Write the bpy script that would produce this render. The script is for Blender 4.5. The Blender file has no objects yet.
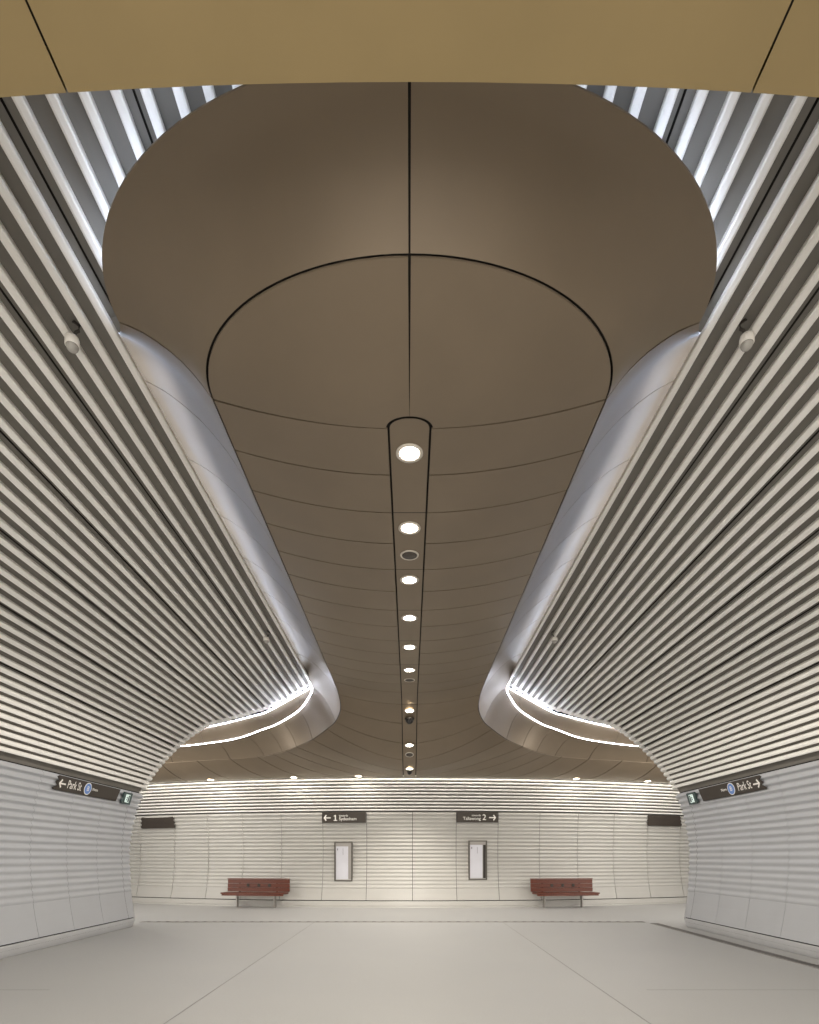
import bpy, bmesh, math, random
from mathutils import Vector, Matrix
random.seed(7)
SC = bpy.context.scene
COL = SC.collection
PI = math.pi
EYE = 1.5                      # eye height; everything below is measured from the eye and lifted at the end
F = 580.0; CX = 409.5; CY = 858.0

# ------------------------------------------------------------------ materials
def mat(name, col, rough=0.5, metal=0.0, emit=None, es=0.0, noise=0.0, nscale=8.0, bump=0.0, spec=0.5, stretch=None):
    m = bpy.data.materials.new(name); m.use_nodes = True
    nt = m.node_tree; b = nt.nodes['Principled BSDF']
    b.inputs['Base Color'].default_value = (*col, 1)
    b.inputs['Roughness'].default_value = rough
    b.inputs['Metallic'].default_value = metal
    b.inputs['Specular IOR Level'].default_value = spec
    if emit:
        b.inputs['Emission Color'].default_value = (*emit, 1)
        b.inputs['Emission Strength'].default_value = es
    if noise > 0 or bump > 0:
        tc = nt.nodes.new('ShaderNodeTexCoord'); mp = nt.nodes.new('ShaderNodeMapping')
        if stretch: mp.inputs['Scale'].default_value = stretch
        nz = nt.nodes.new('ShaderNodeTexNoise'); nz.inputs['Scale'].default_value = nscale
        nz.inputs['Detail'].default_value = 5
        nt.links.new(tc.outputs['Object'], mp.inputs['Vector']); nt.links.new(mp.outputs['Vector'], nz.inputs['Vector'])
        if noise > 0:
            mx = nt.nodes.new('ShaderNodeMixRGB'); mx.blend_type = 'MULTIPLY'
            mx.inputs['Color1'].default_value = (*col, 1)
            rp = nt.nodes.new('ShaderNodeValToRGB')
            rp.color_ramp.elements[0].position = 0.3; rp.color_ramp.elements[1].position = 0.7
            k = 1 - noise
            rp.color_ramp.elements[0].color = (k, k, k, 1); rp.color_ramp.elements[1].color = (1, 1, 1, 1)
            mx.inputs['Fac'].default_value = 1
            nt.links.new(nz.outputs['Fac'], rp.inputs['Fac']); nt.links.new(rp.outputs['Color'], mx.inputs['Color2'])
            nt.links.new(mx.outputs['Color'], b.inputs['Base Color'])
        if bump > 0:
            bp = nt.nodes.new('ShaderNodeBump'); bp.inputs['Strength'].default_value = bump
            bp.inputs['Distance'].default_value = 0.01
            nt.links.new(nz.outputs['Fac'], bp.inputs['Height']); nt.links.new(bp.outputs['Normal'], b.inputs['Normal'])
    return m

M = dict(
    farwall=mat('warm_white_ribbed_panel', (.47, .46, .435), .42, noise=.04, nscale=2.0),
    batten=mat('white_batten_paint', (.93, .915, .88), .38, noise=.04, nscale=3),
    backing=mat('grey_backing_metal', (.19, .177, .157), .6, noise=.12, nscale=2.5),
    cavity=mat('dark_cavity', (.012, .010, .008), .9),
    wall=mat('white_ribbed_panel', (.455, .468, .495), .42, noise=.04, nscale=2.0),
    plinth=mat('pale_plinth', (.55, .555, .57), .45, noise=.05, nscale=3),
    bronze=mat('bronze_panel', (.215, .168, .117), .46, .35, noise=.10, nscale=1.3),
    gold=mat('gold_soffit_panel', (.33, .245, .115), .5, .2, noise=.10, nscale=1.6),
    dark=mat('dark_trim', (.03, .025, .02), .6),
    led=mat('cool_led', (.9, .92, 1), .5, emit=(.82, .86, 1.0), es=60),
    ledside=mat('cool_led_slot', (.9, .92, 1), .5, emit=(.58, .72, 1.0), es=9),
    ledring=mat('cool_led_ring', (.9, .92, 1), .5, emit=(.76, .84, 1.0), es=12),
    ledline=mat('cool_led_line', (.9, .92, 1), .5, emit=(.78, .84, 1.0), es=24),
    ledwarm=mat('warm_wall_washer', (1, .95, .85), .5, emit=(1.0, .92, .80), es=14),
    lens=mat('downlight_lens', (1, .95, .85), .5, emit=(1.0, .92, .78), es=14),
    ring=mat('downlight_trim', (.62, .57, .5), .4, .2),
    speaker=mat('speaker_grille', (.10, .085, .07), .7, noise=.5, nscale=160),
    black=mat('black_dome', (.008, .007, .007), .45),
    sign=mat('dark_brown_sign', (.036, .027, .020), .45, noise=.08, nscale=5),
    letter=mat('white_lettering', (.86, .84, .80), .5),
    blue=mat('blue_emblem', (.13, .26, .62), .45),
    teal=mat('dark_teal_sign', (.035, .065, .065), .4),
    pale=mat('pale_pictogram', (.72, .84, .80), .5, emit=(.7, .85, .8), es=.25),
    camwhite=mat('white_camera_housing', (.82, .79, .74), .3),
    camglass=mat('smoked_camera_dome', (.42, .40, .37), .12, spec=.8),
    wood=mat('red_brown_timber', (.17, .034, .010), .38, noise=.55, nscale=6, stretch=(1.2, 14, 14)),
    steel=mat('brushed_steel', (.55, .53, .50), .35, .8),
    frame=mat('grey_frame_metal', (.13, .12, .105), .4, .5),
    framelight=mat('light_frame_metal', (.36, .34, .32), .4, .5),
    paper=mat('pale_poster', (.66, .66, .72), .3, noise=.08, nscale=2),
    ink=mat('grey_print', (.25, .25, .28), .6),
    grate=mat('grate_metal', (.22, .21, .20), .4, .6),
)

def floor_mat():
    m = bpy.data.materials.new('pale_terrazzo'); m.use_nodes = True
    nt = m.node_tree; b = nt.nodes['Principled BSDF']; L = nt.links
    geo = nt.nodes.new('ShaderNodeTexCoord')
    n1 = nt.nodes.new('ShaderNodeTexNoise'); n1.inputs['Scale'].default_value = 60; n1.inputs['Detail'].default_value = 4
    n2 = nt.nodes.new('ShaderNodeTexNoise'); n2.inputs['Scale'].default_value = .6
    L.new(geo.outputs['Object'], n1.inputs['Vector']); L.new(geo.outputs['Object'], n2.inputs['Vector'])
    r1 = nt.nodes.new('ShaderNodeValToRGB'); r1.color_ramp.elements[0].color = (.38, .38, .38, 1); r1.color_ramp.elements[1].color = (.45, .45, .445, 1)
    L.new(n1.outputs['Fac'], r1.inputs['Fac'])
    r2 = nt.nodes.new('ShaderNodeValToRGB'); r2.color_ramp.elements[0].color = (.93, .93, .94, 1); r2.color_ramp.elements[1].color = (1, 1, .99, 1)
    L.new(n2.outputs['Fac'], r2.inputs['Fac'])
    mx = nt.nodes.new('ShaderNodeMixRGB'); mx.blend_type = 'MULTIPLY'; mx.inputs['Fac'].default_value = 1
    L.new(r1.outputs['Color'], mx.inputs['Color1']); L.new(r2.outputs['Color'], mx.inputs['Color2'])
    L.new(mx.outputs['Color'], b.inputs['Base Color'])
    b.inputs['Roughness'].default_value = .5; b.inputs['Specular IOR Level'].default_value = .25
    return m
M['floor'] = floor_mat()

# ------------------------------------------------------------------ helpers
def link(name, me, m, parent=None, kind=None):
    o = bpy.data.objects.new(name, me); COL.objects.link(o)
    if m: me.materials.append(M[m] if isinstance(m, str) else m)
    if parent: o.parent = parent
    if kind: o['kind'] = kind
    return o

def obj(name, bm, m, parent=None, kind=None, smooth=False, off=None):
    if off is None and parent is not None: off = Vector(parent.get('_base', (0, 0, 0)))
    if off is not None and Vector(off).length > 0:
        bmesh.ops.translate(bm, verts=bm.verts, vec=-Vector(off))
    bmesh.ops.recalc_face_normals(bm, faces=bm.faces)
    me = bpy.data.meshes.new(name); bm.to_mesh(me); bm.free()
    if smooth:
        for p in me.polygons: p.use_smooth = True
    return link(name, me, m, parent, kind)

def thing(name, label, cat, loc=(0, 0, 0), group=None, kind=None, world=True):
    """Empty at the thing's base.  world=True: its parts are given in scene coordinates."""
    o = bpy.data.objects.new(name, None); COL.objects.link(o)
    o.location = loc; o.empty_display_size = .1
    if label: o['label'] = label; o['category'] = cat
    if group: o['group'] = group
    if kind: o['kind'] = kind
    if world: o['_base'] = tuple(loc)
    return o

def grid(rows, closed=False):
    """surface through rows of points"""
    bm = bmesh.new(); V = [[bm.verts.new(p) for p in r] for r in rows]
    for i in range(len(V) - 1):
        n = len(V[i])
        for j in range(n if closed else n - 1):
            bm.faces.new((V[i][j], V[i][(j + 1) % n], V[i + 1][(j + 1) % n], V[i + 1][j]))
    return bm

def sweep(rows):
    """closed profile swept along; end caps"""
    bm = grid(rows, True)
    n = len(rows[0]); bm.verts.ensure_lookup_table()
    bm.faces.new([bm.verts[i] for i in range(n)]); t = len(bm.verts)
    bm.faces.new([bm.verts[i] for i in range(t - n, t)][::-1])
    return bm

def tube(path, r, n=8):
    path = [Vector(p) for p in path]; rows = []
    for i, p in enumerate(path):
        a = path[max(0, i - 1)]; b = path[min(len(path) - 1, i + 1)]
        t = (b - a).normalized()
        up = Vector((0, 0, 1)) if abs(t.z) < .9 else Vector((1, 0, 0))
        s = t.cross(up).normalized(); w = s.cross(t)
        rows.append([p + (s * math.cos(2 * PI * k / n) + w * math.sin(2 * PI * k / n)) * r for k in range(n)])
    return sweep(rows)

def box(bm, x0, x1, y0, y1, z0, z1, bev=0.0):
    vs = [bm.verts.new((x, y, z)) for x in (x0, x1) for y in (y0, y1) for z in (z0, z1)]
    fs = [bm.faces.new([vs[i] for i in q]) for q in ((0, 1, 3, 2), (4, 6, 7, 5), (0, 4, 5, 1), (2, 3, 7, 6), (0, 2, 6, 4), (1, 5, 7, 3))]
    if bev > 0:
        es = list({e for f in fs for e in f.edges})
        bmesh.ops.bevel(bm, geom=es, offset=bev, segments=2, affect='EDGES')
    return bm

def nbox(*a, **k): return box(bmesh.new(), *a, **k)

def lathe(prof, n=28):
    rows = [[(r * math.cos(2 * PI * k / n), r * math.sin(2 * PI * k / n), z) for k in range(n)] for r, z in prof]
    return sweep(rows)

def poly(pts, depth):
    """flat outline (local x,y) extruded along +z"""
    bm = bmesh.new()
    f = bm.faces.new([bm.verts.new((p[0], p[1], 0)) for p in pts])
    r = bmesh.ops.extrude_face_region(bm, geom=[f])
    bmesh.ops.translate(bm, verts=[g for g in r['geom'] if isinstance(g, bmesh.types.BMVert)], vec=(0, 0, depth))
    return bm

def text_bm(s, size, align='LEFT', extr=.003):
    cu = bpy.data.curves.new('lettering', 'FONT'); cu.body = s; cu.size = size; cu.extrude = extr
    cu.align_x = align; cu.align_y = 'CENTER'; cu.resolution_u = 3
    o = bpy.data.objects.new('tmp', cu); COL.objects.link(o)
    dg = bpy.context.evaluated_depsgraph_get()
    me = bpy.data.meshes.new_from_object(o.evaluated_get(dg))
    bm = bmesh.new(); bm.from_mesh(me)
    bpy.data.objects.remove(o); bpy.data.curves.remove(cu); bpy.data.meshes.remove(me)
    return bm

def moved(bm, x, y, z=0):
    bmesh.ops.translate(bm, verts=bm.verts, vec=(x, y, z)); return bm

def hermite(us, ps, u):
    n = len(us)
    u = min(max(u, us[0]), us[-1])
    i = 0
    while i < n - 2 and u > us[i + 1]: i += 1
    def tan(k):
        if k == 0: return (ps[1] - ps[0]) / (us[1] - us[0])
        if k == n - 1: return (ps[-1] - ps[-2]) / (us[-1] - us[-2])
        d0 = (ps[k] - ps[k - 1]) / (us[k] - us[k - 1]); d1 = (ps[k + 1] - ps[k]) / (us[k + 1] - us[k])
        h0 = us[k] - us[k - 1]; h1 = us[k + 1] - us[k]
        return (d0 * h1 + d1 * h0) / (h0 + h1)
    h = us[i + 1] - us[i]; t = (u - us[i]) / h
    return (ps[i] * (2 * t**3 - 3 * t**2 + 1) + tan(i) * h * (t**3 - 2 * t**2 + t)
            + ps[i + 1] * (-2 * t**3 + 3 * t**2) + tan(i + 1) * h * (t**3 - t**2))

def linear(us, ps, u):
    u = min(max(u, us[0]), us[-1]); i = 0
    while i < len(us) - 2 and u > us[i + 1]: i += 1
    t = (u - us[i]) / (us[i + 1] - us[i])
    return ps[i] * (1 - t) + ps[i + 1] * t

# ------------------------------------------------------------------ passage: cross-section and its mouth
A_, ZC, BUP, BLO = 6.13, .15, 4.85, 6.4
def prof(deg):
    """point of the vault cross-section seen from the eye at this angle above the horizon"""
    c, s = math.cos(math.radians(deg)), math.sin(math.radians(deg))
    b = BUP if s * A_ / max(c, 1e-6) > ZC else BLO
    qa = c * c / A_**2 + s * s / b**2; qb = -2 * s * ZC / b**2; qc = ZC**2 / b**2 - 1
    r = (-qb + math.sqrt(qb * qb - 4 * qa * qc)) / (2 * qa)
    return r * c, r * s
def pnorm(deg):
    """inward normal of the cross-section"""
    x0, z0 = prof(deg - .05); x1, z1 = prof(deg + .05)
    t = Vector((x1 - x0, z1 - z0)).normalized()
    return Vector((-t.y, t.x)) if (-t.y * x0 + t.x * z0) < 0 else Vector((t.y, -t.x))
MOUTH = [(137, 918), (132, 875), (131, 850), (133.5, 830), (138, 810), (150, 785), (165, 766.5), (180, 752), (197, 738), (210, 729), (230, 722), (250, 716.5), (270, 709.5), (290, 701), (312, 687)]
MOUTH = [(math.degrees(math.atan2(CY - y, CX - x)), math.hypot(CX - x, CY - y) - max(0, min(4.5, (y - 745) / 12))) for x, y in MOUTH]
def dend(deg):
    a = [m[0] for m in MOUTH]; r = linear(a, [m[1] for m in MOUTH], deg)
    x, z = prof(deg)
    return F * math.hypot(x, z) / r

YB = -3.2
def path_pts(s, deg, o, rc=.3, ext=.55, n=7, e=None, ys=None):
    """points of one longitudinal line of the lining: straight run, then turning out of the passage round its mouth"""
    x, z = prof(deg); nn = pnorm(deg); E = dend(deg) if e is None else e
    ox = o * nn.x; oz = o * nn.y
    pts = [(s * (x + ox), y, z + oz) for y in (ys if ys else (YB,))]
    R = rc - ox
    for k in range(n + 1):
        a = PI / 2 * k / n
        pts.append((s * (x + rc - R * math.cos(a)), E - rc + R * math.sin(a), z + oz))
    pts.append((s * (x + rc + ext), E - rc + R, z + oz))
    return pts
def curl(deg):
    return (.3, .55) if deg < 36 else ((.16, .25) if deg < 44 else (.07, .10))

T_RIB = [1.766, 1.641, 1.527, 1.427, 1.338, 1.262, 1.190, 1.126, 1.064, 1.004, .9535, .906, .860, .8175, .776, .7365, .701, .667, .634, .602,
         .572, .543, .5145, .487, .461, .437, .4135, .391, .3695, .3485, .3275, .3070, .2870, .2675]
RIBS = [77.4, 75.3, 73.2, 71.0, 69.0, 66.9, 64.8, 62.7] + [math.degrees(math.atan(t)) for t in T_RIB]
RIBS = [81.6, 79.5] + RIBS
SEAMS = [13.42, 25.35, 31.65, 38.5, 46.0, 54.1, 60.1]
SEAMS_TOP = [60.1, 61.55, 70.1, 84.0]
BACK = -.10
DEEP = -.15

floor = None
def passage_side(s):
    side = 'left' if s < 0 else 'right'
    # --- the upper lining: battens on backing panels
    lin = thing('batten_lining', 'curved %s-hand vault lining of long white battens over grey backing panels' % side, 'ceiling lining', (s * 5.9, 4, 0))
    w = .033
    sec = [(-w, BACK), (-w, -.020), (-w * .86, -.006), (-w * .5, 0), (w * .5, 0), (w * .86, -.006), (w, -.020), (w, BACK)]
    for deg in RIBS:
        x, z = prof(deg); nn = pnorm(deg); t = Vector((nn.y, -nn.x))
        long = deg < 61.5
        cols = []
        if long:
            E = dend(deg); rc, ext = curl(deg)
            stat = [('y', YB)] + [('a', PI / 2 * k / 7) for k in range(8)] + [('e', ext)]
            for kd, v in stat:
                row = []
                for tt, o in sec:
                    ox = o * nn.x + tt * t.x; oz = o * nn.y + tt * t.y
                    R = rc - ox
                    if kd == 'y': p = (s * (x + ox), v, z + oz)
                    elif kd == 'a': p = (s * (x + rc - R * math.cos(v)), E - rc + R * math.sin(v), z + oz)
                    else: p = (s * (x + rc + v), E - rc + R, z + oz)
                    row.append(p)
                cols.append(row)
        else:
            for y in (YB, 5.0):
                cols.append([(s * (x + o * nn.x + tt * t.x), y, z + o * nn.y + tt * t.y) for tt, o in sec])
        obj('batten', sweep(cols), 'batten', lin)
    def strips(seams, long):
        for a0, a1 in zip(seams[:-1], seams[1:]):
            g = .09
            n = max(2, int((a1 - a0) / 1.2)); rows = []
            for k in range(n + 1):
                a = a0 + g + (a1 - a0 - 2 * g) * k / n
                if long:
                    rc, ext = curl(a); rows.append(path_pts(s, a, BACK, rc, ext))
                else:
                    x, z = prof(a); nn = pnorm(a)
                    rows.append([(s * (x + BACK * nn.x), y, z + BACK * nn.y) for y in (YB, 5.0)])
            obj('backing_panel', grid(rows), 'backing', lin, smooth=True)
    strips(SEAMS, True); strips(SEAMS_TOP, False)
    rows = []
    for k in range(21):
        a = 60.1 + 30 * k / 20; x, z = prof(min(a, 89.999)); nn = pnorm(min(a, 89.9))
        rows.append([(s * (x + DEEP * nn.x), y, z + DEEP * nn.y) for y in (YB, 5.0)])
    obj('dark_backing', grid(rows), 'cavity', lin, smooth=True)
    # --- the structural shell behind
    rows = []
    for k in range(0, 64):
        a = -13 + (60.1 + 13) * k / 63
        rc, ext = curl(a); rows.append(path_pts(s, a, DEEP if a > 13.4 else -.06, rc, ext))
    wall = obj('wall_' + side, grid(rows), 'cavity', None, 'structure', smooth=True)
    # --- lower wall: ribbed white panels
    a_top, a_flat, a_bot = 13.42, -6.8, -12.1
    rowsA = []
    pitch = 1.135
    a = a_top
    while a > a_flat:
        ph = (a_top - a) / pitch; fr = ph - math.floor(ph)
        amp = .046 * (1 - .66 * (a_top - a) / (a_top - a_flat))
        rowsA.append((a, -.03 + amp * (.5 - .5 * math.cos(2 * PI * fr))))
        a -= pitch / 10
    rowsA += [(a_flat, -.03), (a_flat - .1, -.028), (-9, -.028), (-11, -.028), (a_bot, -.028)]
    cuts = [YB, 7.4, 8.4, 9.4, 10.4, 11.4, 12.4]
    g = .004
    for y0, y1 in zip(cuts[:-1], cuts[1:]):
        rows = []
        for a, o in rowsA:
            x, z = prof(a); nn = pnorm(a)
            rows.append([(s * (x + (o - .02) * nn.x), y0 + g, z + (o - .02) * nn.y), (s * (x + o * nn.x), y0 + g, z + o * nn.y), (s * (x + o * nn.x), y1 - g, z + o * nn.y), (s * (x + (o - .02) * nn.x), y1 - g, z + (o - .02) * nn.y)])
        obj('wall_panel', grid(rows), 'wall', wall)
    rows = [path_pts(s, a, o, .3, .55, 8, None, (12.4 + g,)) for a, o in rowsA]
    obj('wall_panel', grid(rows), 'wall', wall, smooth=True)
    # plinth
    pl = []
    Eb = dend(-12.1)
    for (px, pz) in ((6.06, -1.308), (6.0, -1.308), (5.995, -1.32), (6.01, -1.38), (6.03, -1.44), (6.05, -1.48), (6.065, -1.5)):
        rc = .3; R = rc - (px - 6.0)
        r = [(s * px, YB, pz)]
        for k in range(9):
            al = PI / 2 * k / 8
            r.append((s * (6.0 + rc - R * math.cos(al)), Eb - rc + R * math.sin(al), pz))
        r.append((s * (6.0 + rc + .55), Eb - rc + R, pz)); pl.append(r)
    obj('plinth', grid(pl), 'plinth', wall)
    return wall
WL = passage_side(-1); WR = passage_side(1)

# ------------------------------------------------------------------ far wall of the platform cavern
DC = 14.6
def dw(x, z, o=0.0):
    b = 4.6 if z > .15 else 3.2
    q = max(0.0, 1 - ((z - .15) / b) ** 2)
    return DC + .021 * x * x + 3.3 * math.sqrt(q) - o
XS = [-10.85 + 21.7 * k / 44 for k in range(45)]
def far_wall():
    rows = []
    for k in range(40):
        z = -1.5 + 6.2 * k / 39
        rows.append([(x, dw(x, z, -.2), z) for x in XS])
    wall = obj('wall_far', grid(rows), 'cavity', None, 'structure', smooth=True)
    zt, zf, zb = 1.405, -.93, -1.285
    prz = []; z = zt; p = .118
    while z > zf:
        ph = (zt - z) / p; fr = ph - math.floor(ph)
        amp = .044 * (1 - .6 * (zt - z) / (zt - zf))
        prz.append((z, amp * (.5 - .5 * math.cos(2 * PI * fr)))); z -= p / 8
    prz += [(zf, 0), (zf - .02, .002), (-1.1, .002), (zb, .002)]
    cuts = [-10.6, -9.1, -7.75, -6.5, -5.3, -4.02, -2.69, -1.32, .09, 1.44, 2.75, 4.08, 5.35, 6.6, 7.85, 9.15, 10.6]
    g = .007
    for x0, x1 in zip(cuts[:-1], cuts[1:]):
        rows = []
        for z, o in prz:
            xs = [x0 + g + (x1 - x0 - 2 * g) * k / 3 for k in range(4)]
            rows.append([(xs[0], dw(xs[0], z, o - .03), z)] + [(x, dw(x, z, o), z) for x in xs] + [(xs[-1], dw(xs[-1], z, o - .03), z)])
        obj('wall_panel', grid(rows), 'farwall', wall)
    rows = [[(x, dw(x, z, o), z) for x in XS] for z, o in ((-1.31, -.05), (-1.31, .012), (-1.34, .014), (-1.44, .0), (-1.46, -.02), (-1.5, -.02))]
    obj('plinth', grid(rows), 'farwall', wall)
    # battens above the panels
    lin = thing('batten_lining', 'horizontal white battens along the top of the far wall above the brown signs', 'wall lining', (0, 17.6, 1.45))
    w = .0225
    sec = [(-w, -.11), (-w, .0), (-w * .7, .016), (0, .021), (w * .7, .016), (w, .0), (w, -.11)]
    for k in range(15):
        z = 1.475 + .1 * k
        rows = [[(x, dw(x, z + tt, o), z + tt) for tt, o in sec] for x in XS]
        obj('batten', sweep(rows), 'batten', lin)
    rows = [[(x, dw(x, z, -.12), z) for x in XS] for z in (1.41, 1.7, 2.0, 2.3, 2.6, 2.95)]
    obj('backing_panel', grid(rows), 'backing', lin, smooth=True)
    return wall
WF = far_wall()

# ------------------------------------------------------------------ floor and overhead closing slabs
bm = nbox(-11, 11, YB, 21, -1.62, -1.5)
floor = obj('floor', bm, 'floor', None, 'structure')
for x in (-2.22, 2.18):
    obj('floor_joint', nbox(x - .006, x + .006, YB, 13.5, -1.51, -1.4992), 'grate', floor)
for y, x0, x1 in ((6.6, -6.0, -4.1), (6.6, 2.7, 5.5)):
    obj('floor_joint', nbox(x0, x1, y - .006, y + .006, -1.51, -1.4994), 'grate', floor)
for s, nm in ((-1, 'wall_west'), (1, 'wall_east')):  # added unseen screens that keep world light out of the open cavern ends
    rows = [[(s * 11.0, 12.3 + 8.6 * j / 8, -1.5 + 6.7 * i / 6) for j in range(9)] for i in range(7)]
    obj(nm, grid(rows), 'wall', None, 'structure')
roof = obj('ceiling', nbox(-11, 11, 4.6, 21, 5.2, 5.35), 'backing', None, 'structure')

# ------------------------------------------------------------------ golden soffit over the camera
def soffit():
    t = thing('ceiling_soffit', 'golden metal ceiling panels across the very top of the view', 'ceiling panel', (0, 0, 3.4))
    def edge(x): return 2.541 + .0155 * x * x
    for x0, x1 in ((-4.3, -1.525), (-1.515, 1.515), (1.525, 4.3)):
        rows = []
        xs = [x0 + (x1 - x0) * k / 10 for k in range(11)]
        rows.append([(x, YB, 3.4) for x in xs]); rows.append([(x, edge(x) - .3, 3.4) for x in xs])
        rows.append([(x, edge(x), 3.4) for x in xs]); rows.append([(x, edge(x), 3.62) for x in xs]); rows.append([(x, YB, 3.62) for x in xs])
        obj('soffit_panel', grid(rows, False), 'gold', t)
    obj('joint_backing', nbox(-4.28, 4.28, YB + .1, 2.45, 3.43, 3.60), 'cavity', t)
soffit()

# ------------------------------------------------------------------ the bronze canopy (pod)
V3 = lambda *a: Vector(a)
ST = [
    (4.9,  (.18, 4.9, 3.63), (1.66, 4.9, 3.87), (2.45, 4.9, 4.52)),
    (5.1,  (.18, 5.1, 3.63), (1.66, 5.1, 3.87), (2.54, 5.1, 4.62)),
    (5.6,  (.18, 5.6, 3.63), (1.66, 5.6, 3.87), (2.84, 5.6, 5.04)),
    (6.1,  (.18, 6.1, 3.63), (1.66, 6.1, 3.87), (2.85, 6.1, 5.05)),
    (7.3,  (.18, 7.3, 3.63), (1.66, 7.3, 3.87), (2.85, 7.3, 5.05)),
    (8.5,  (.18, 8.5, 3.63), (1.66, 8.5, 3.87), (2.85, 8.5, 5.05)),
    (9.7,  (.18, 9.7, 3.63), (1.66, 9.7, 3.87), (2.85, 9.7, 5.05)),
    (10.9, (.18, 10.9, 3.63), (1.66, 10.9, 3.87), (2.85, 10.9, 5.05)),
    (12.1, (.18, 12.1, 3.63), (1.66, 12.1, 3.87), (2.85, 12.1, 5.05)),
    (12.7, (.18, 12.7, 3.63), (1.66, 12.7, 3.87), (2.85, 12.9, 5.05)),
    (13.4, (.18, 13.4, 3.55), (1.63, 13.35, 3.76), (2.82, 13.9, 4.95)),
    (14.1, (.18, 14.1, 3.27), (1.63, 13.72, 3.52), (2.72, 14.6, 4.72)),
    (14.8, (.18, 14.8, 2.93), (1.80, 14.10, 3.31), (2.52, 15.0, 4.40)),
    (15.5, (.18, 15.5, 2.62), (2.05, 14.42, 3.20), (2.66, 15.12, 4.12)),
    (16.3, (.18, 16.3, 2.45), (2.5, 14.95, 3.05), (2.92, 15.27, 3.87)),
    (17.15, (.18, 17.15, 2.40), (3.0, 15.4, 2.95), (3.4, 15.45, 3.62)),
    (18.6, (1.6, 17.2, 2.40), (3.6, 15.95, 2.89), (4.0, 15.68, 3.45)),
    (20.0, (3.0, 17.33, 2.40), (4.3, 16.4, 2.86), (4.65, 15.95, 3.30)),
    (22.5, (5.4, 17.72, 2.40), (6.2, 16.9, 2.83), (6.2, 16.3, 3.15)),
    (25.5, (8.4, 18.5, 2.40), (8.6, 17.55, 2.80), (8.4, 16.8, 3.10)),
    (27.0, (9.8, 19.0, 2.40), (9.8, 17.95, 2.80), (9.7, 17.1, 3.05)),
]
US = [q[0] for q in ST]; SS = [V3(*q[1]) for q in ST]; MS = [V3(*q[2]) for q in ST]; RS = [V3(*q[3]) for q in ST]
def S_(u): return linear(US, SS, u) if u > 16.3 else hermite(US, SS, u)
def M_(u): return hermite(US, MS, u)
def R_(u): return hermite(US, RS, u)
FP = [(0, 0), (.1, .165), (.2, .32), (.32, .475), (.45, .62), (.6, .755), (.75, .87), (.88, .945), (1, 1)]
def fprof(v): return linear([p[0] for p in FP], [p[1] for p in FP], v)
def P1(u, v):
    a, b = S_(u), M_(u); p = a.lerp(b, v); p.z = a.z + (b.z - a.z) * v ** 1.8; return p
def P2(u, v):
    a, b = M_(u), R_(u); p = a.lerp(b, v); p.z = a.z + (b.z - a.z) * fprof(v); return p
CF = 4.9
def F1(q, v):     # front, inner: q 0..1 from the side (0) to the centre line (1)
    a = q * PI / 2
    i = V3(.18 * math.cos(a), CF - .12 * math.sin(a), 3.63); o = V3(1.66 * math.cos(a), CF - 1.17 * math.sin(a), 3.87)
    p = i.lerp(o, v); p.z = i.z + (o.z - i.z) * v ** 1.8; return p
def F2(q, v):
    a = q * PI / 2
    i = V3(1.66 * math.cos(a), CF - 1.17 * math.sin(a), 3.87); o = V3(2.45 * math.cos(a), CF - 1.635 * math.sin(a), 4.52)
    p = i.lerp(o, v); p.z = i.z + (o.z - i.z) * fprof(v); return p

def patch(fn, u0, u1, v0, v1, nu, nv, s, dz=0.0):
    rows = []
    for i in range(nu + 1):
        u = u0 + (u1 - u0) * i / nu
        r = []
        for j in range(nv + 1):
            v = v0 + (v1 - v0) * j / nv
            p = fn(u, v)
            if dz:
                h = 1e-3
                du = fn(min(u + h, u1), v) - fn(max(u - h, u0), v); dv = fn(u, min(v + h, 1)) - fn(u, max(v - h, 0))
                nn = du.cross(dv).normalized()
                if nn.dot(p - Vector((0, p.y - 4, 0))) < 0: nn = -nn
                p = p + nn * dz
            r.append((s * p.x, p.y, p.z))
        rows.append(r)
    return grid(rows)

pod = thing('ceiling_canopy', 'long bronze panelled canopy with a rounded front hanging along the centre of the vault', 'ceiling canopy', (0, 9, 3.63))
def panel(name, fn, u0, u1, v0, v1, nu, nv, s, m='bronze'):
    bm = patch(fn, u0, u1, v0, v1, nu, nv, s)
    rim = [e for e in bm.edges if e.is_boundary]            # returned edges, kept sharp
    for e in rim:
        a, b = [bm.verts.new(v.co) for v in e.verts]; c, d = [bm.verts.new(v.co + Vector((0, 0, .014))) for v in e.verts]
        bm.faces.new((a, b, d, c))
    return obj(name, bm, m, pod, smooth=True)
g = .008
seams1 = [4.9 + .6 * k for k in range(14)] + [13.4, 14.1, 14.8, 15.5, 16.3, 17.15, 18.0, 19.0, 20.0, 21.2, 22.5, 24.0, 25.5, 27.0]
seams2 = [4.9, 6.1, 7.3, 8.5, 9.7, 10.9, 12.1, 13.4, 14.8, 16.3, 17.15, 18.3, 19.6, 21.2, 23.5, 27.0]
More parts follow.
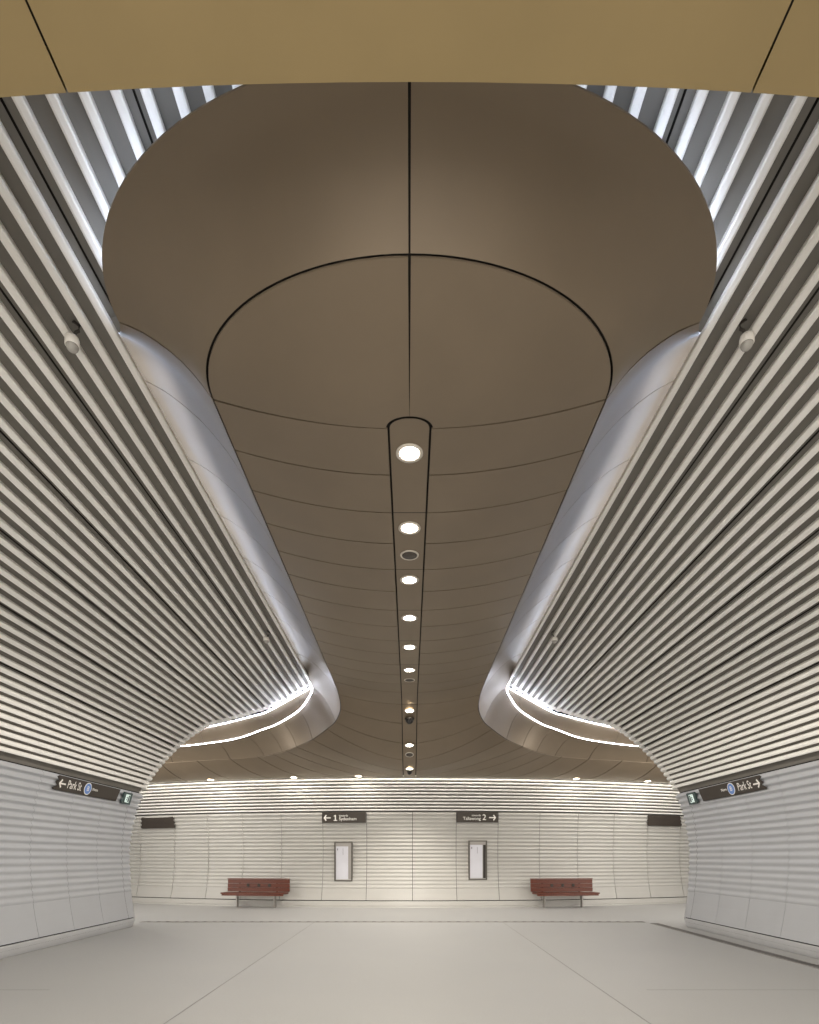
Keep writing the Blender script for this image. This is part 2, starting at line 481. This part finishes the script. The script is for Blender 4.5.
for s in (-1, 1):
    for u0, u1 in zip(seams1[:-1], seams1[1:]):
        gg = .008 if u0 < 12.5 else (.012 if u0 < 17 else .02)
        panel('ceiling_panel', P1, u0 + gg, u1 - gg, .005, 1 - .0055, 4, 12, s)
    for u0, u1 in zip(seams2[:-1], seams2[1:]):
        gg = .006 if u0 < 12.5 else .012
        panel('flank_panel', P2, u0 + gg, u1 - gg, .009, 1, 8, 18, s)
    panel('front_panel', F1, .008, .9965, .012, .994, 24, 10, s)
    panel('nose_panel', F2, .006, .9975, .012, 1, 30, 16, s)
    obj('dark_backing', patch(P1, 4.9, 27, 0, 1, 90, 12, s, .03), 'cavity', pod, smooth=True)
    obj('dark_backing', patch(P2, 4.9, 27, 0, .97, 90, 14, s, .03), 'cavity', pod, smooth=True)
    obj('dark_backing', patch(F1, 0, 1, 0, 1, 24, 10, s, .03), 'cavity', pod, smooth=True)
    obj('dark_backing', patch(F2, 0, 1, 0, .97, 24, 12, s, .03), 'cavity', pod, smooth=True)
# spine
def zs(y): return S_(y).z
sp = [4.9, 6.1, 7.3, 8.5, 9.7, 10.9, 12.1, 13.4, 14.8, 16.0, 17.15]
for i, (y0, y1) in enumerate(zip(sp[:-1], sp[1:])):
    rows = []
    if i == 0:
        for k in range(1, 9):
            a = PI / 2 * (1 - k / 8.0); hw = max(.168 * math.cos(a), .004)
            y = 4.9 - .11 * math.sin(a); rows.append([(x, y, 3.632) for x in (-hw, -hw / 2, 0, hw / 2, hw)])
        y0 += .02
    n = 6
    for k in range(n + 1):
        y = y0 + .005 + (y1 - y0 - .01) * k / n
        rows.append([(x, y, zs(y) + .002) for x in (-.168, -.084, 0, .084, .168)])
    o = obj('spine_panel', grid(rows), 'bronze', pod, smooth=True)
rows = [[(x, 4.75 + (17.1 - 4.75) * k / 40, zs(4.75 + (17.1 - 4.75) * k / 40) + .035) for x in (-.2, .2)] for k in range(41)]
obj('dark_backing', grid(rows), 'cavity', pod)
# far-side fascia of the cross ceiling, with its two light lines
AU = [14.8, 15.5, 16.3, 17.15, 18.6, 20.0, 22.5, 27.0]
AP = [V3(2.54, 15.08, 4.43), V3(2.66, 15.2, 4.41), V3(3.0, 15.4, 4.30), V3(3.75, 15.7, 4.0), V3(4.3, 15.9, 3.88), V3(4.95, 16.1, 3.77), V3(6.4, 16.5, 3.6), V3(9.9, 17.3, 3.5)]
def A_c(u): return hermite(AU, AP, u)
def P3(u, v):
    p = R_(u).lerp(A_c(u), v); return p
for s in (-1, 1):
    fz = [14.8, 16.2, 17.3, 18.5, 19.9, 21.8, 24.2, 27.0]
    for u0, u1 in zip(fz[:-1], fz[1:]):
        panel('fascia_panel', P3, u0 + .008, u1 - .008, .03, .97, 6, 4, s, 'bronze')
    for fn, nm in ((R_, 'light_line'), (A_c, 'light_line')):
        ua = 14.1 if fn is R_ else 14.8
        pts = [fn(ua + (27 - ua) * k / 80) for k in range(81)]
        pts = [(s * p.x, p.y - .012, p.z + .01) for p in pts]
        obj(nm, tube(pts, .008, 6), 'ledline', pod, smooth=True)
# far edge trim and wall washer
pts = [S_(17.15 + 9.8 * k / 40) for k in range(41)]
far = [(-p.x, p.y + .03, p.z + .02) for p in pts[::-1]] + [(p.x, p.y + .03, p.z + .02) for p in pts]
obj('edge_trim', tube(far, .022, 8), 'ring', pod, smooth=True)

# ------------------------------------------------------------------ LED strips in the slots
for s in (-1, 1):
    side = 'left' if s < 0 else 'right'
    bx, bz = prof(60.48); bn = pnorm(60.48); bt = Vector((-abs(bn.y), abs(bn.x)))
    lx, lz = 2.765, 4.87
    bm = tube([(s * (lx - .03), 4.8, lz - .03), (s * lx, 5.65, lz), (s * lx, 9.0, lz), (s * lx, 13.0, lz), (s * 2.735, 13.9, 4.77), (s * 2.70, 14.2, 4.69)], .012, 6)
    o = obj('led_strip', bm, 'ledside'); o['label'] = 'cool white light strip in the slot beside the %s flank of the canopy' % side
    o['category'] = 'light strip'
pts = []
for k in range(41):
    a = PI * k / 40
    pts.append((2.30 * math.cos(a), CF - 1.52 * math.sin(a), 4.55))
o = obj('led_strip', tube(pts, .012, 6), 'ledring', smooth=True); o['label'] = 'cool white light strip curving over the rounded front rim of the canopy'; o['category'] = 'light strip'
wash = [(x, y + .10, z + .06) for x, y, z in far]
o = obj('led_strip', tube(wash, .014, 6), 'ledwarm', smooth=True); o['label'] = 'warm wall washer strip along the far edge of the canopy above the far wall'; o['category'] = 'light strip'

# ------------------------------------------------------------------ downlights, speakers, cameras on the spine
ORD = ['nearest', 'second', 'third', 'fourth', 'fifth', 'sixth', 'seventh', 'eighth', 'farthest']
def spine_slope(y): return math.atan2(zs(y + .05) - zs(y - .05), .1)
dl_y = [5.2, 6.38, 7.57, 8.77, 9.98, 11.2, 13.62, 14.85, 16.05]
def mk_down():
    r = thing('downlight', '', '', (0, 0, 0), world=False)
    obj('trim_ring', lathe([(.088, .004), (.088, -.004), (.100, -.008), (.122, -.005), (.122, .004)], 32), 'ring', r, smooth=True)
    obj('lens', lathe([(.001, .0), (.086, .0), (.086, -.003), (.001, -.003)], 32), 'lens', r)
    return r
proto = mk_down()
lampd = bpy.data.lights.new('downlight_beam', 'SPOT'); lampd.energy = 88; lampd.color = (1.0, .93, .83)
lampd.spot_size = math.radians(166); lampd.spot_blend = .2
lampd.shadow_soft_size = .05
lampn = lampd.copy(); lampn.spot_size = math.radians(112); lampn.spot_blend = .5
def copy_tree(o):
    c = o.copy(); COL.objects.link(c)
    for ch in o.children:
        d = ch.copy(); COL.objects.link(d); d.parent = c
    return c
extra = [copy_tree(proto) for _ in dl_y[1:]]
for i, (y, r) in enumerate(zip(dl_y, [proto] + extra)):
    r.location = (0, y, zs(y) - .002 - (.018 if i >= 6 else 0)); r.rotation_euler = (spine_slope(y) * (.45 if i >= 6 else 1), 0, 0)
    r['label'] = '%s round downlight in the row along the canopy\'s central strip' % ORD[i]; r['category'] = 'downlight'
    r['group'] = 'downlights along the canopy'
    l = bpy.data.objects.new('beam', lampd if i < 6 else lampn); COL.objects.link(l); l.parent = r; l.location = (0, 0, -.04); l.rotation_euler = (-r.rotation_euler.x, 0, 0)
for x, lab in ((-6.1, 'leftmost small downlight in the canopy edge above the far wall'), (-3.45, 'small downlight in the canopy edge above the left-hand bench'),
               (-1.5, 'small downlight in the canopy edge above the platform 1 sign'), (5.05, 'small downlight in the canopy edge above the right-hand bench'),
               (7.45, 'rightmost small downlight in the canopy edge above the far wall')):
    u = 17.15 + (abs(x) - .18) * 9.85 / 9.62
    for _ in range(4): u += abs(x) - P1(u, .1).x
    q = P1(u, .1)
    r = copy_tree(proto)
    for ch in [c for c in r.children if c.type == 'LIGHT']: bpy.data.objects.remove(ch)
    r.location = (math.copysign(q.x, x), q.y, q.z - .004); r.rotation_euler = (0, 0, 0)
    r['label'] = lab; r['category'] = 'downlight'; r['group'] = 'downlights above the far wall'
    ld = bpy.data.objects.new('beam', lampd.copy()); ld.data.energy = 10; COL.objects.link(ld); ld.parent = r; ld.location = (0, 0, -.05)
for y, lab in ((6.95, 'nearest round speaker grille, between the second and third downlights'), (11.83, 'round speaker grille just past the sixth downlight'),
               (15.25, 'round speaker grille just past the eighth downlight')):
    r = thing('ceiling_speaker', lab, 'speaker', (0, y, zs(y) - .002), 'round speakers along the canopy', world=False)
    r.rotation_euler = (spine_slope(y), 0, 0)
    obj('rim', lathe([(.092, .003), (.092, -.006), (.108, -.006), (.112, .003)], 28), 'ring', r, smooth=True)
    obj('grille', lathe([(.001, -.002), (.09, -.002), (.09, -.006), (.001, -.012)], 28), 'speaker', r, smooth=True)
def dome_cam(y, rad, lab):
    r = thing('dome_camera', lab, 'security camera', (0, y, zs(y) - .002), world=False)
    obj('base_ring', lathe([(rad * .3, .004), (rad, .004), (rad, -.03), (rad * .85, -.035), (rad * .3, -.035)], 24), 'dark', r, smooth=True)
    obj('dome', lathe([(rad * .84, -.03)] + [(max(rad * .84 * math.cos(a), .002), -.03 - rad * .95 * math.sin(a)) for a in [PI / 2 * k / 6 for k in range(1, 7)]], 24), 'black', r, smooth=True)
dome_cam(13.92, .115, 'wide black dome camera just past the seventh downlight')
dome_cam(16.35, .075, 'small black dome camera at the far end of the canopy strip, by the last downlight')

# hanging cameras on the battens
def hang_cam(s, px, py, lab):
    deg = math.degrees(math.atan2(CY - py, abs(px - CX))); x, z = prof(deg)
    y = F * z / (CY - py); nn = pnorm(deg)
    r = thing('hanging_camera', lab, 'security camera', (s * (x + .07 * nn.x), y, z + .07 * nn.y), 'white cameras hung from the battens', world=False)
    c = []
    R = .058
    obj('housing', lathe([(.03, .062), (.050, .055), (R, .03), (R, -.012), (R * .9, -.018), (.02, -.018)], 24), 'camwhite', r, smooth=True)
    obj('dome', lathe([(R * .86 * math.cos(a) + .0005, -.016 - R * .9 * math.sin(a)) for a in [PI / 2 * k / 7 for k in range(8)]], 24), 'camglass', r, smooth=True)
    obj('bracket', tube([(0, 0, .05), (-s * .03, .0, .10), (-s * .055, 0, .11), (-s * .06, 0, .155), (-s * .015, 0, .19), (s * .02, .0, .20)], .012, 8), 'dark', r, smooth=True)
hang_cam(-1, 69, 336.5, 'nearer white hanging camera on the left-hand battens')
hang_cam(1, 750, 334.5, 'nearer white hanging camera on the right-hand battens')
hang_cam(-1, 265, 637, 'distant white hanging camera on the left-hand battens')
hang_cam(1, 556, 637, 'distant white hanging camera on the right-hand battens')

# ------------------------------------------------------------------ signs
def arrow(size, d=1):
    w = size * .075
    h = size / 2
    k = w * 1.5
    pts = [(-h, w), (h - 2.2 * k, w), (h * .12, h * .62), (h * .12 + k, h * .62 + k), (h, 0), (h * .12 + k, -h * .62 - k), (h * .12, -h * .62), (h - 2.2 * k, -w), (-h, -w)]
    bm = poly([(p[0] * d, p[1]) for p in pts], .004)
    return bm
def ring_disc(r, n=28): return poly([(r * math.cos(2 * PI * k / n), r * math.sin(2 * PI * k / n)) for k in range(n)], .003)

def side_sign(s):
    # spans 9.8..12.0 m along the wall, 11.05..13.75 degrees up it
    a0, a1 = 10.95, 13.35
    x0, z0 = prof(a0); x1, z1 = prof(a1)
    c = Vector((s * (x0 + x1) / 2, 10.9, (z0 + z1) / 2))
    v = Vector((s * (x1 - x0), 0, z1 - z0)); h = v.length; v.normalize()
    u = Vector((0, -s, 0)); n = u.cross(v).normalized()
    if n.x * s > 0: n = -n
    c = c + n * .012
    side = 'left' if s < 0 else 'right'
    r = thing('direction_sign', 'long brown sign reading Park St on the %s-hand wall with an arrow and blue disc' % side, 'sign', c, 'brown Park St signs', world=False)
    r.matrix_world = Matrix(((u.x, v.x, n.x, c.x), (u.y, v.y, n.y, c.y), (u.z, v.z, n.z, c.z), (0, 0, 0, 1)))
    L = 1.1; hh = h / 2; d = s      # d=+1: arrow at +u end (right wall)
    zig = [(d * (L + .00), hh), (d * (L + .05), hh * .75), (d * (L - .02), hh * .40), (d * (L + .06), hh * .05), (d * (L + .0), -hh * .35), (d * (L + .10), -hh * .75), (d * (L + .08), -hh)]
    pts = [(-d * .95, hh), *zig, (-d * .89, -hh)]
    if d < 0: pts = pts[::-1]
    obj('board', moved(poly(pts, .012), 0, 0, 0), 'sign', r)
    zt = .012
    obj('arrow', moved(arrow(.19, d), d * (L - .12), -.005, zt), 'letter', r)
    if d < 0:
        q = text_bm('Park St', .21); bmesh.ops.scale(q, vec=(.70, 1, 1), verts=q.verts)
        obj('lettering', moved(q, -L + .27, 0, zt), 'letter', r)
        ex = -L + .90; lx = ex + .20
    else:
        q = text_bm('Park St', .21, 'RIGHT'); bmesh.ops.scale(q, vec=(.70, 1, 1), verts=q.verts)
        obj('lettering', moved(q, L - .27, 0, zt), 'letter', r)
        ex = L - .90; lx = ex - .20
    e = obj('emblem', moved(ring_disc(.115), ex, 0, zt), 'letter', r)
    obj('disc', moved(ring_disc(.100), ex, 0, zt + .002), 'blue', e)
    obj('glyph', moved(text_bm('B', .13, 'CENTER'), ex, 0, zt + .005), 'letter', e)
    obj('small_lettering', moved(text_bm('Metro', .075, 'LEFT' if d < 0 else 'RIGHT'), lx - (.05 if d < 0 else -.05), .01, zt), 'letter', r)
side_sign(-1); side_sign(1)

def exit_sign(s):
    a = 11.95; x, z = prof(a); n2 = pnorm(a); n = Vector((s * n2.x, 0, n2.y)); u = Vector((0, -s, 0)); v = n.cross(u).normalized()
    if v.z < 0: v = -v
    c = Vector((s * x, 12.17, z)) + n * .03
    side = 'left' if s < 0 else 'right'
    r = thing('exit_sign', 'small square dark teal exit pictogram sign beyond the brown sign on the %s-hand wall' % side, 'sign', c, 'small exit signs', world=False)
    r.matrix_world = Matrix(((u.x, v.x, n.x, c.x), (u.y, v.y, n.y, c.y), (u.z, v.z, n.z, c.z), (0, 0, 0, 1)))
    d = s; w = .125; wu = 1.4
    pts = [(-w, w), (d * 0, w), (w, w), (w + (.02 if d > 0 else 0), w * .5), (w, 0), (w + (.03 if d > 0 else 0), -w * .6), (w, -w), (-w, -w), (-w - (.03 if d < 0 else 0), -w * .5), (-w, 0), (-w - (.02 if d < 0 else 0), w * .5)]
    pts = [(q[0] * wu, q[1]) for q in pts]
    obj('board', poly(pts[::-1], .02), 'teal', r)
    p = obj('pictogram', moved(poly([(-.085, .085), (-.085, -.085), (.085, -.085), (.085, .085)], .003), 0, 0, .02), 'pale', r)
    # door outline and a running figure
    obj('door_mark', moved(poly([(-d * .07, -.07), (-d * .07, .07), (-d * .02, .07), (-d * .02, -.07)][::d], .002), 0, 0, .0235), 'teal', p)
    fig = bmesh.new()
    def bar(ax, ay, bx, by, w):
        q = Vector((by - ay, ax - bx)).normalized() * w
        f = fig.faces.new([fig.verts.new((X, Y, .0255)) for X, Y in ((ax + q.x, ay + q.y), (bx + q.x, by + q.y), (bx - q.x, by - q.y), (ax - q.x, ay - q.y))])
    for ax, ay, bx, by, w_ in ((.03, .03, .02, -.015, .012), (.02, -.015, .05, -.035, .008), (.05, -.035, .045, -.07, .007), (.02, -.015, -.0, -.04, .008), (0, -.04, .0, -.07, .007), (.03, .03, .06, .005, .006), (.03, .03, .0, .01, .006), (.03, .045, .03, .068, .011)):
        bar(ax * d, ay, bx * d, by, w_)
    obj('figure_mark', fig, 'teal', p)
exit_sign(-1); exit_sign(1)

def far_frame(xc, zc, o=.03):
    sl = .042 * xc
    n = Vector((sl, -1, 0)).normalized(); u = Vector((1, sl, 0)).normalized(); v = Vector((0, 0, 1))
    c = Vector((xc, dw(xc, zc, o), zc))
    return Matrix(((u.x, v.x, n.x, c.x), (u.y, v.y, n.y, c.y), (u.z, v.z, n.z, c.z), (0, 0, 0, 1))), c
def far_sign(x0, x1, z0, z1, lab, content=None, jag=0):
    mw, c = far_frame((x0 + x1) / 2, (z0 + z1) / 2, .046)
    r = thing('platform_sign', lab, 'sign', c, 'brown signs on the far wall', world=False); r.matrix_world = mw
    W = (x1 - x0) / 2; H = (z1 - z0) / 2
    L = [(-W - (.05 if jag and k % 2 else 0), H - 2 * H * k / 6) for k in range(7)]
    Rr = [(W + (.05 if jag and k % 2 else 0) + (.06 * k / 6 if jag else 0), H - 2 * H * k / 6) for k in range(7)]
    bm = poly(L + Rr[::-1], .02); obj('board', bm, 'sign', r)
    z = .02
    if content == 'L':
        obj('arrow', moved(arrow(.22, -1), -W + .16, -.01, z), 'letter', r)
        obj('number', moved(poly([(-.055, -.09), (.055, -.09), (.055, -.065), (.016, -.065), (.016, .09), (-.012, .09), (-.05, .062), (-.05, .034), (-.016, .055), (-.016, -.065), (-.055, -.065)], .004), -W + .42, -.01, z), 'letter', r)
        obj('small_lettering', moved(text_bm('towards', .085), -W + .53, .055, z), 'letter', r)
        obj('lettering', moved(text_bm('Sydenham', .135), -W + .53, -.045, z), 'letter', r)
    if content == 'R':
        obj('arrow', moved(arrow(.22, 1), W - .17, -.01, z), 'letter', r)
        obj('number', moved(text_bm('2', .25, 'CENTER', .004), W - .43, -.01, z), 'letter', r)
        obj('small_lettering', moved(text_bm('towards', .085, 'RIGHT'), W - .54, .055, z), 'letter', r)
        obj('lettering', moved(text_bm('Tallawong', .135, 'RIGHT'), W - .54, -.045, z), 'letter', r)
far_sign(-2.70, -1.33, 1.08, 1.41, 'brown platform 1 sign reading Sydenham with a left arrow on the far wall', 'L')
far_sign(1.44, 2.73, 1.09, 1.42, 'brown platform 2 sign reading Tallawong with a right arrow on the far wall', 'R')
far_sign(-9.0, -7.72, .98, 1.36, 'plain brown sign panel at the far left end of the far wall', None, 1)
far_sign(7.80, 9.1, 1.06, 1.41, 'plain brown sign panel at the far right end of the far wall', None, 1)

def poster(xc, zc, W, H, side):
    mw, c = far_frame(xc, zc, .075)
    r = thing('poster_case', 'grey framed portrait poster case below the platform %s sign' % ('1' if side < 0 else '2'), 'poster case', c, 'poster cases on the far wall', world=False)
    r.matrix_world = mw
    w, h = W / 2, H / 2
    def fb(name, a, b, c_, d_, z1, m, z0=0, par=None):
        return obj(name, nbox(a, b, c_, d_, z0, z1, bev=0), m, par or r)
    obj('back_plate', nbox(-w, w, -h, h, -.05, .03), 'framelight', r)
    fb('frame_side', -w, -w + .045, -h, h, .06, 'frame'); fb('frame_side', w - .045, w, -h, h, .06, 'frame')
    fb('frame_rail', -w + .045, w - .045, h - .035, h, .06, 'frame'); fb('frame_rail', -w + .045, w - .045, -h, -h + .035, .06, 'frame')
    fb('header', -w + .046, w - .046, h - .13, h - .036, .05, 'framelight')
    q = fb('poster', -w + .05, w - .14, -h + .06, h - .135, .040, 'paper', .03)
    fb('print', -w + .085, -w + .115, h - .26, h - .20, .042, 'ink', .04, q)
    fb('print', -.02, -.008, h - .40, h - .20, .041, 'ink', .04, q)
    fb('side_strip', w - .12, w - .047, -h + .06, h - .135, .045, 'framelight' if side < 0 else 'dark')
poster(-2.03, -.11, .57, 1.21, -1); poster(2.10, -.07, .58, 1.22, 1)

# ------------------------------------------------------------------ benches
def bench(xc, lab):
    sl = .042 * xc * .75
    c = Vector((xc, 17.62, -1.5))
    r = thing('bench', lab, 'bench', c, 'timber benches against the far wall', world=False)
    r.rotation_euler = (0, 0, math.atan(sl))
    for k in range(4):
        y = -.27 + .105 * k
        obj('seat_slat', nbox(-1.0, 1.0, y, y + .095, .415, .46, bev=.008), 'wood', r)
    obj('front_rail', nbox(-.97, .97, -.255, -.225, .365, .414, bev=.004), 'wood', r)
    for k in range(3):
        z0 = .468 + .126 * k
        obj('back_slat', nbox(-1.0, 1.0, .205 + .012 * k, .245 + .012 * k, z0, z0 + .120, bev=.008), 'wood', r)
    obj('top_rail', nbox(-1.0, 1.0, .20, .30, .845, .872, bev=.006), 'wood', r)
    for x in (-.62, .58):
        obj('leg', nbox(x - .018, x + .018, .02, .14, 0.0, .375, bev=.004), 'framelight', r)
        obj('seat_bracket', nbox(x - .025, x + .025, -.25, .20, .375, .414), 'dark', r)
        obj('back_bracket', nbox(x - .025, x + .025, .246, .275, .40, .84), 'dark', r)
    for x in (-.33, .02, .36):
        o = obj('back_stud', moved(lathe([(.001, 0), (.05, 0), (.05, .012), (.001, .012)], 16), x, 0, 0), 'dark', r)
        for vtx in o.data.vertices:
            vx, vy, vz = vtx.co; vtx.co = (vx, .206 - vz + .008, .66 + vy)
bench(-4.68, 'red-brown timber bench against the far wall on the left')
bench(4.72, 'red-brown timber bench against the far wall on the right')

# ------------------------------------------------------------------ drains
def drain(name, lab, x0, x1, y0, y1, along, pitch):
    r = thing(name, lab, 'drain', ((x0 + x1) / 2, (y0 + y1) / 2, -1.5))
    fr = bmesh.new(); t = .012
    box(fr, x0, x1, y0, y0 + t, -1.502, -1.492); box(fr, x0, x1, y1 - t, y1, -1.502, -1.492)
    box(fr, x0, x0 + t, y0, y1, -1.502, -1.492); box(fr, x1 - t, x1, y0, y1, -1.502, -1.492)
    obj('frame', fr, 'framelight', r)
    obj('channel', nbox(x0 + t, x1 - t, y0 + t, y1 - t, -1.502, -1.4985), 'dark', r)
    sl = bmesh.new()
    if along == 'y':
        y = y0 + t
        while y < y1 - t - pitch:
            box(sl, x0 + t, x1 - t, y, y + pitch * .5, -1.4985, -1.493); y += pitch
    else:
        x = x0 + t
        while x < x1 - t - pitch:
            box(sl, x, x + pitch * .6, y0 + t, y1 - t, -1.4985, -1.493); x += pitch
    g_ = obj('grating', sl, 'grate', r)
drain('floor_drain', 'long metal floor drain beside the right-hand wall', 5.52, 5.71, YB, 13.3, 'y', .09)
drain('threshold_drain', 'narrow metal drain line across the floor where the passage meets the platform', -6.3, 5.5, 13.52, 13.66, 'x', .22)

# ------------------------------------------------------------------ added fill: unseen spots behind the camera, with no fixtures in the soffit
for i, (x, y) in enumerate(((-1.6, -.4), (1.6, -.4), (-1.6, -2.2), (1.6, -2.2))):
    l = bpy.data.objects.new('soffit_light', bpy.data.lights.new('soffit_light', 'SPOT')); COL.objects.link(l)
    l.data.spot_size = math.radians(125); l.data.spot_blend = .5; l.data.energy = 120; l.data.color = (1.0, .92, .80)
    l.data.shadow_soft_size = .06; l.location = (x, y, 3.30)

for x in (-8.7, 8.7):                       # added unseen fill lamps round both corners, brightening the ends of the far wall
    l = bpy.data.objects.new('platform_light', bpy.data.lights.new('platform_light', 'POINT')); COL.objects.link(l)
    l.data.energy = 110; l.data.color = (1.0, .93, .82); l.data.shadow_soft_size = .1; l.location = (x, 15.4, 2.55)
w = bpy.data.worlds.new('World'); SC.world = w; w.use_nodes = True
w.node_tree.nodes['Background'].inputs['Color'].default_value = (1.0, .94, .86, 1)
w.node_tree.nodes['Background'].inputs['Strength'].default_value = 1.75

# ------------------------------------------------------------------ camera
cd = bpy.data.cameras.new('camera'); cam = bpy.data.objects.new('camera', cd); COL.objects.link(cam)
cd.sensor_fit = 'AUTO'; cd.sensor_width = 36.0; cd.lens = F / 1024 * 36
cd.shift_y = (CY - 512) / 1024; cd.shift_x = 0
cd.clip_start = .05; cam.rotation_euler = (PI / 2, 0, 0)
SC.camera = cam

for o in list(SC.objects):
    if o.parent is None: o.location.z += EYE
    if '_base' in o: del o['_base']
SC.view_settings.view_transform = 'Standard'; SC.view_settings.look = 'None'
SC.view_settings.gamma = 1; SC.view_settings.use_curve_mapping = False
SC.view_settings.exposure = 1.05
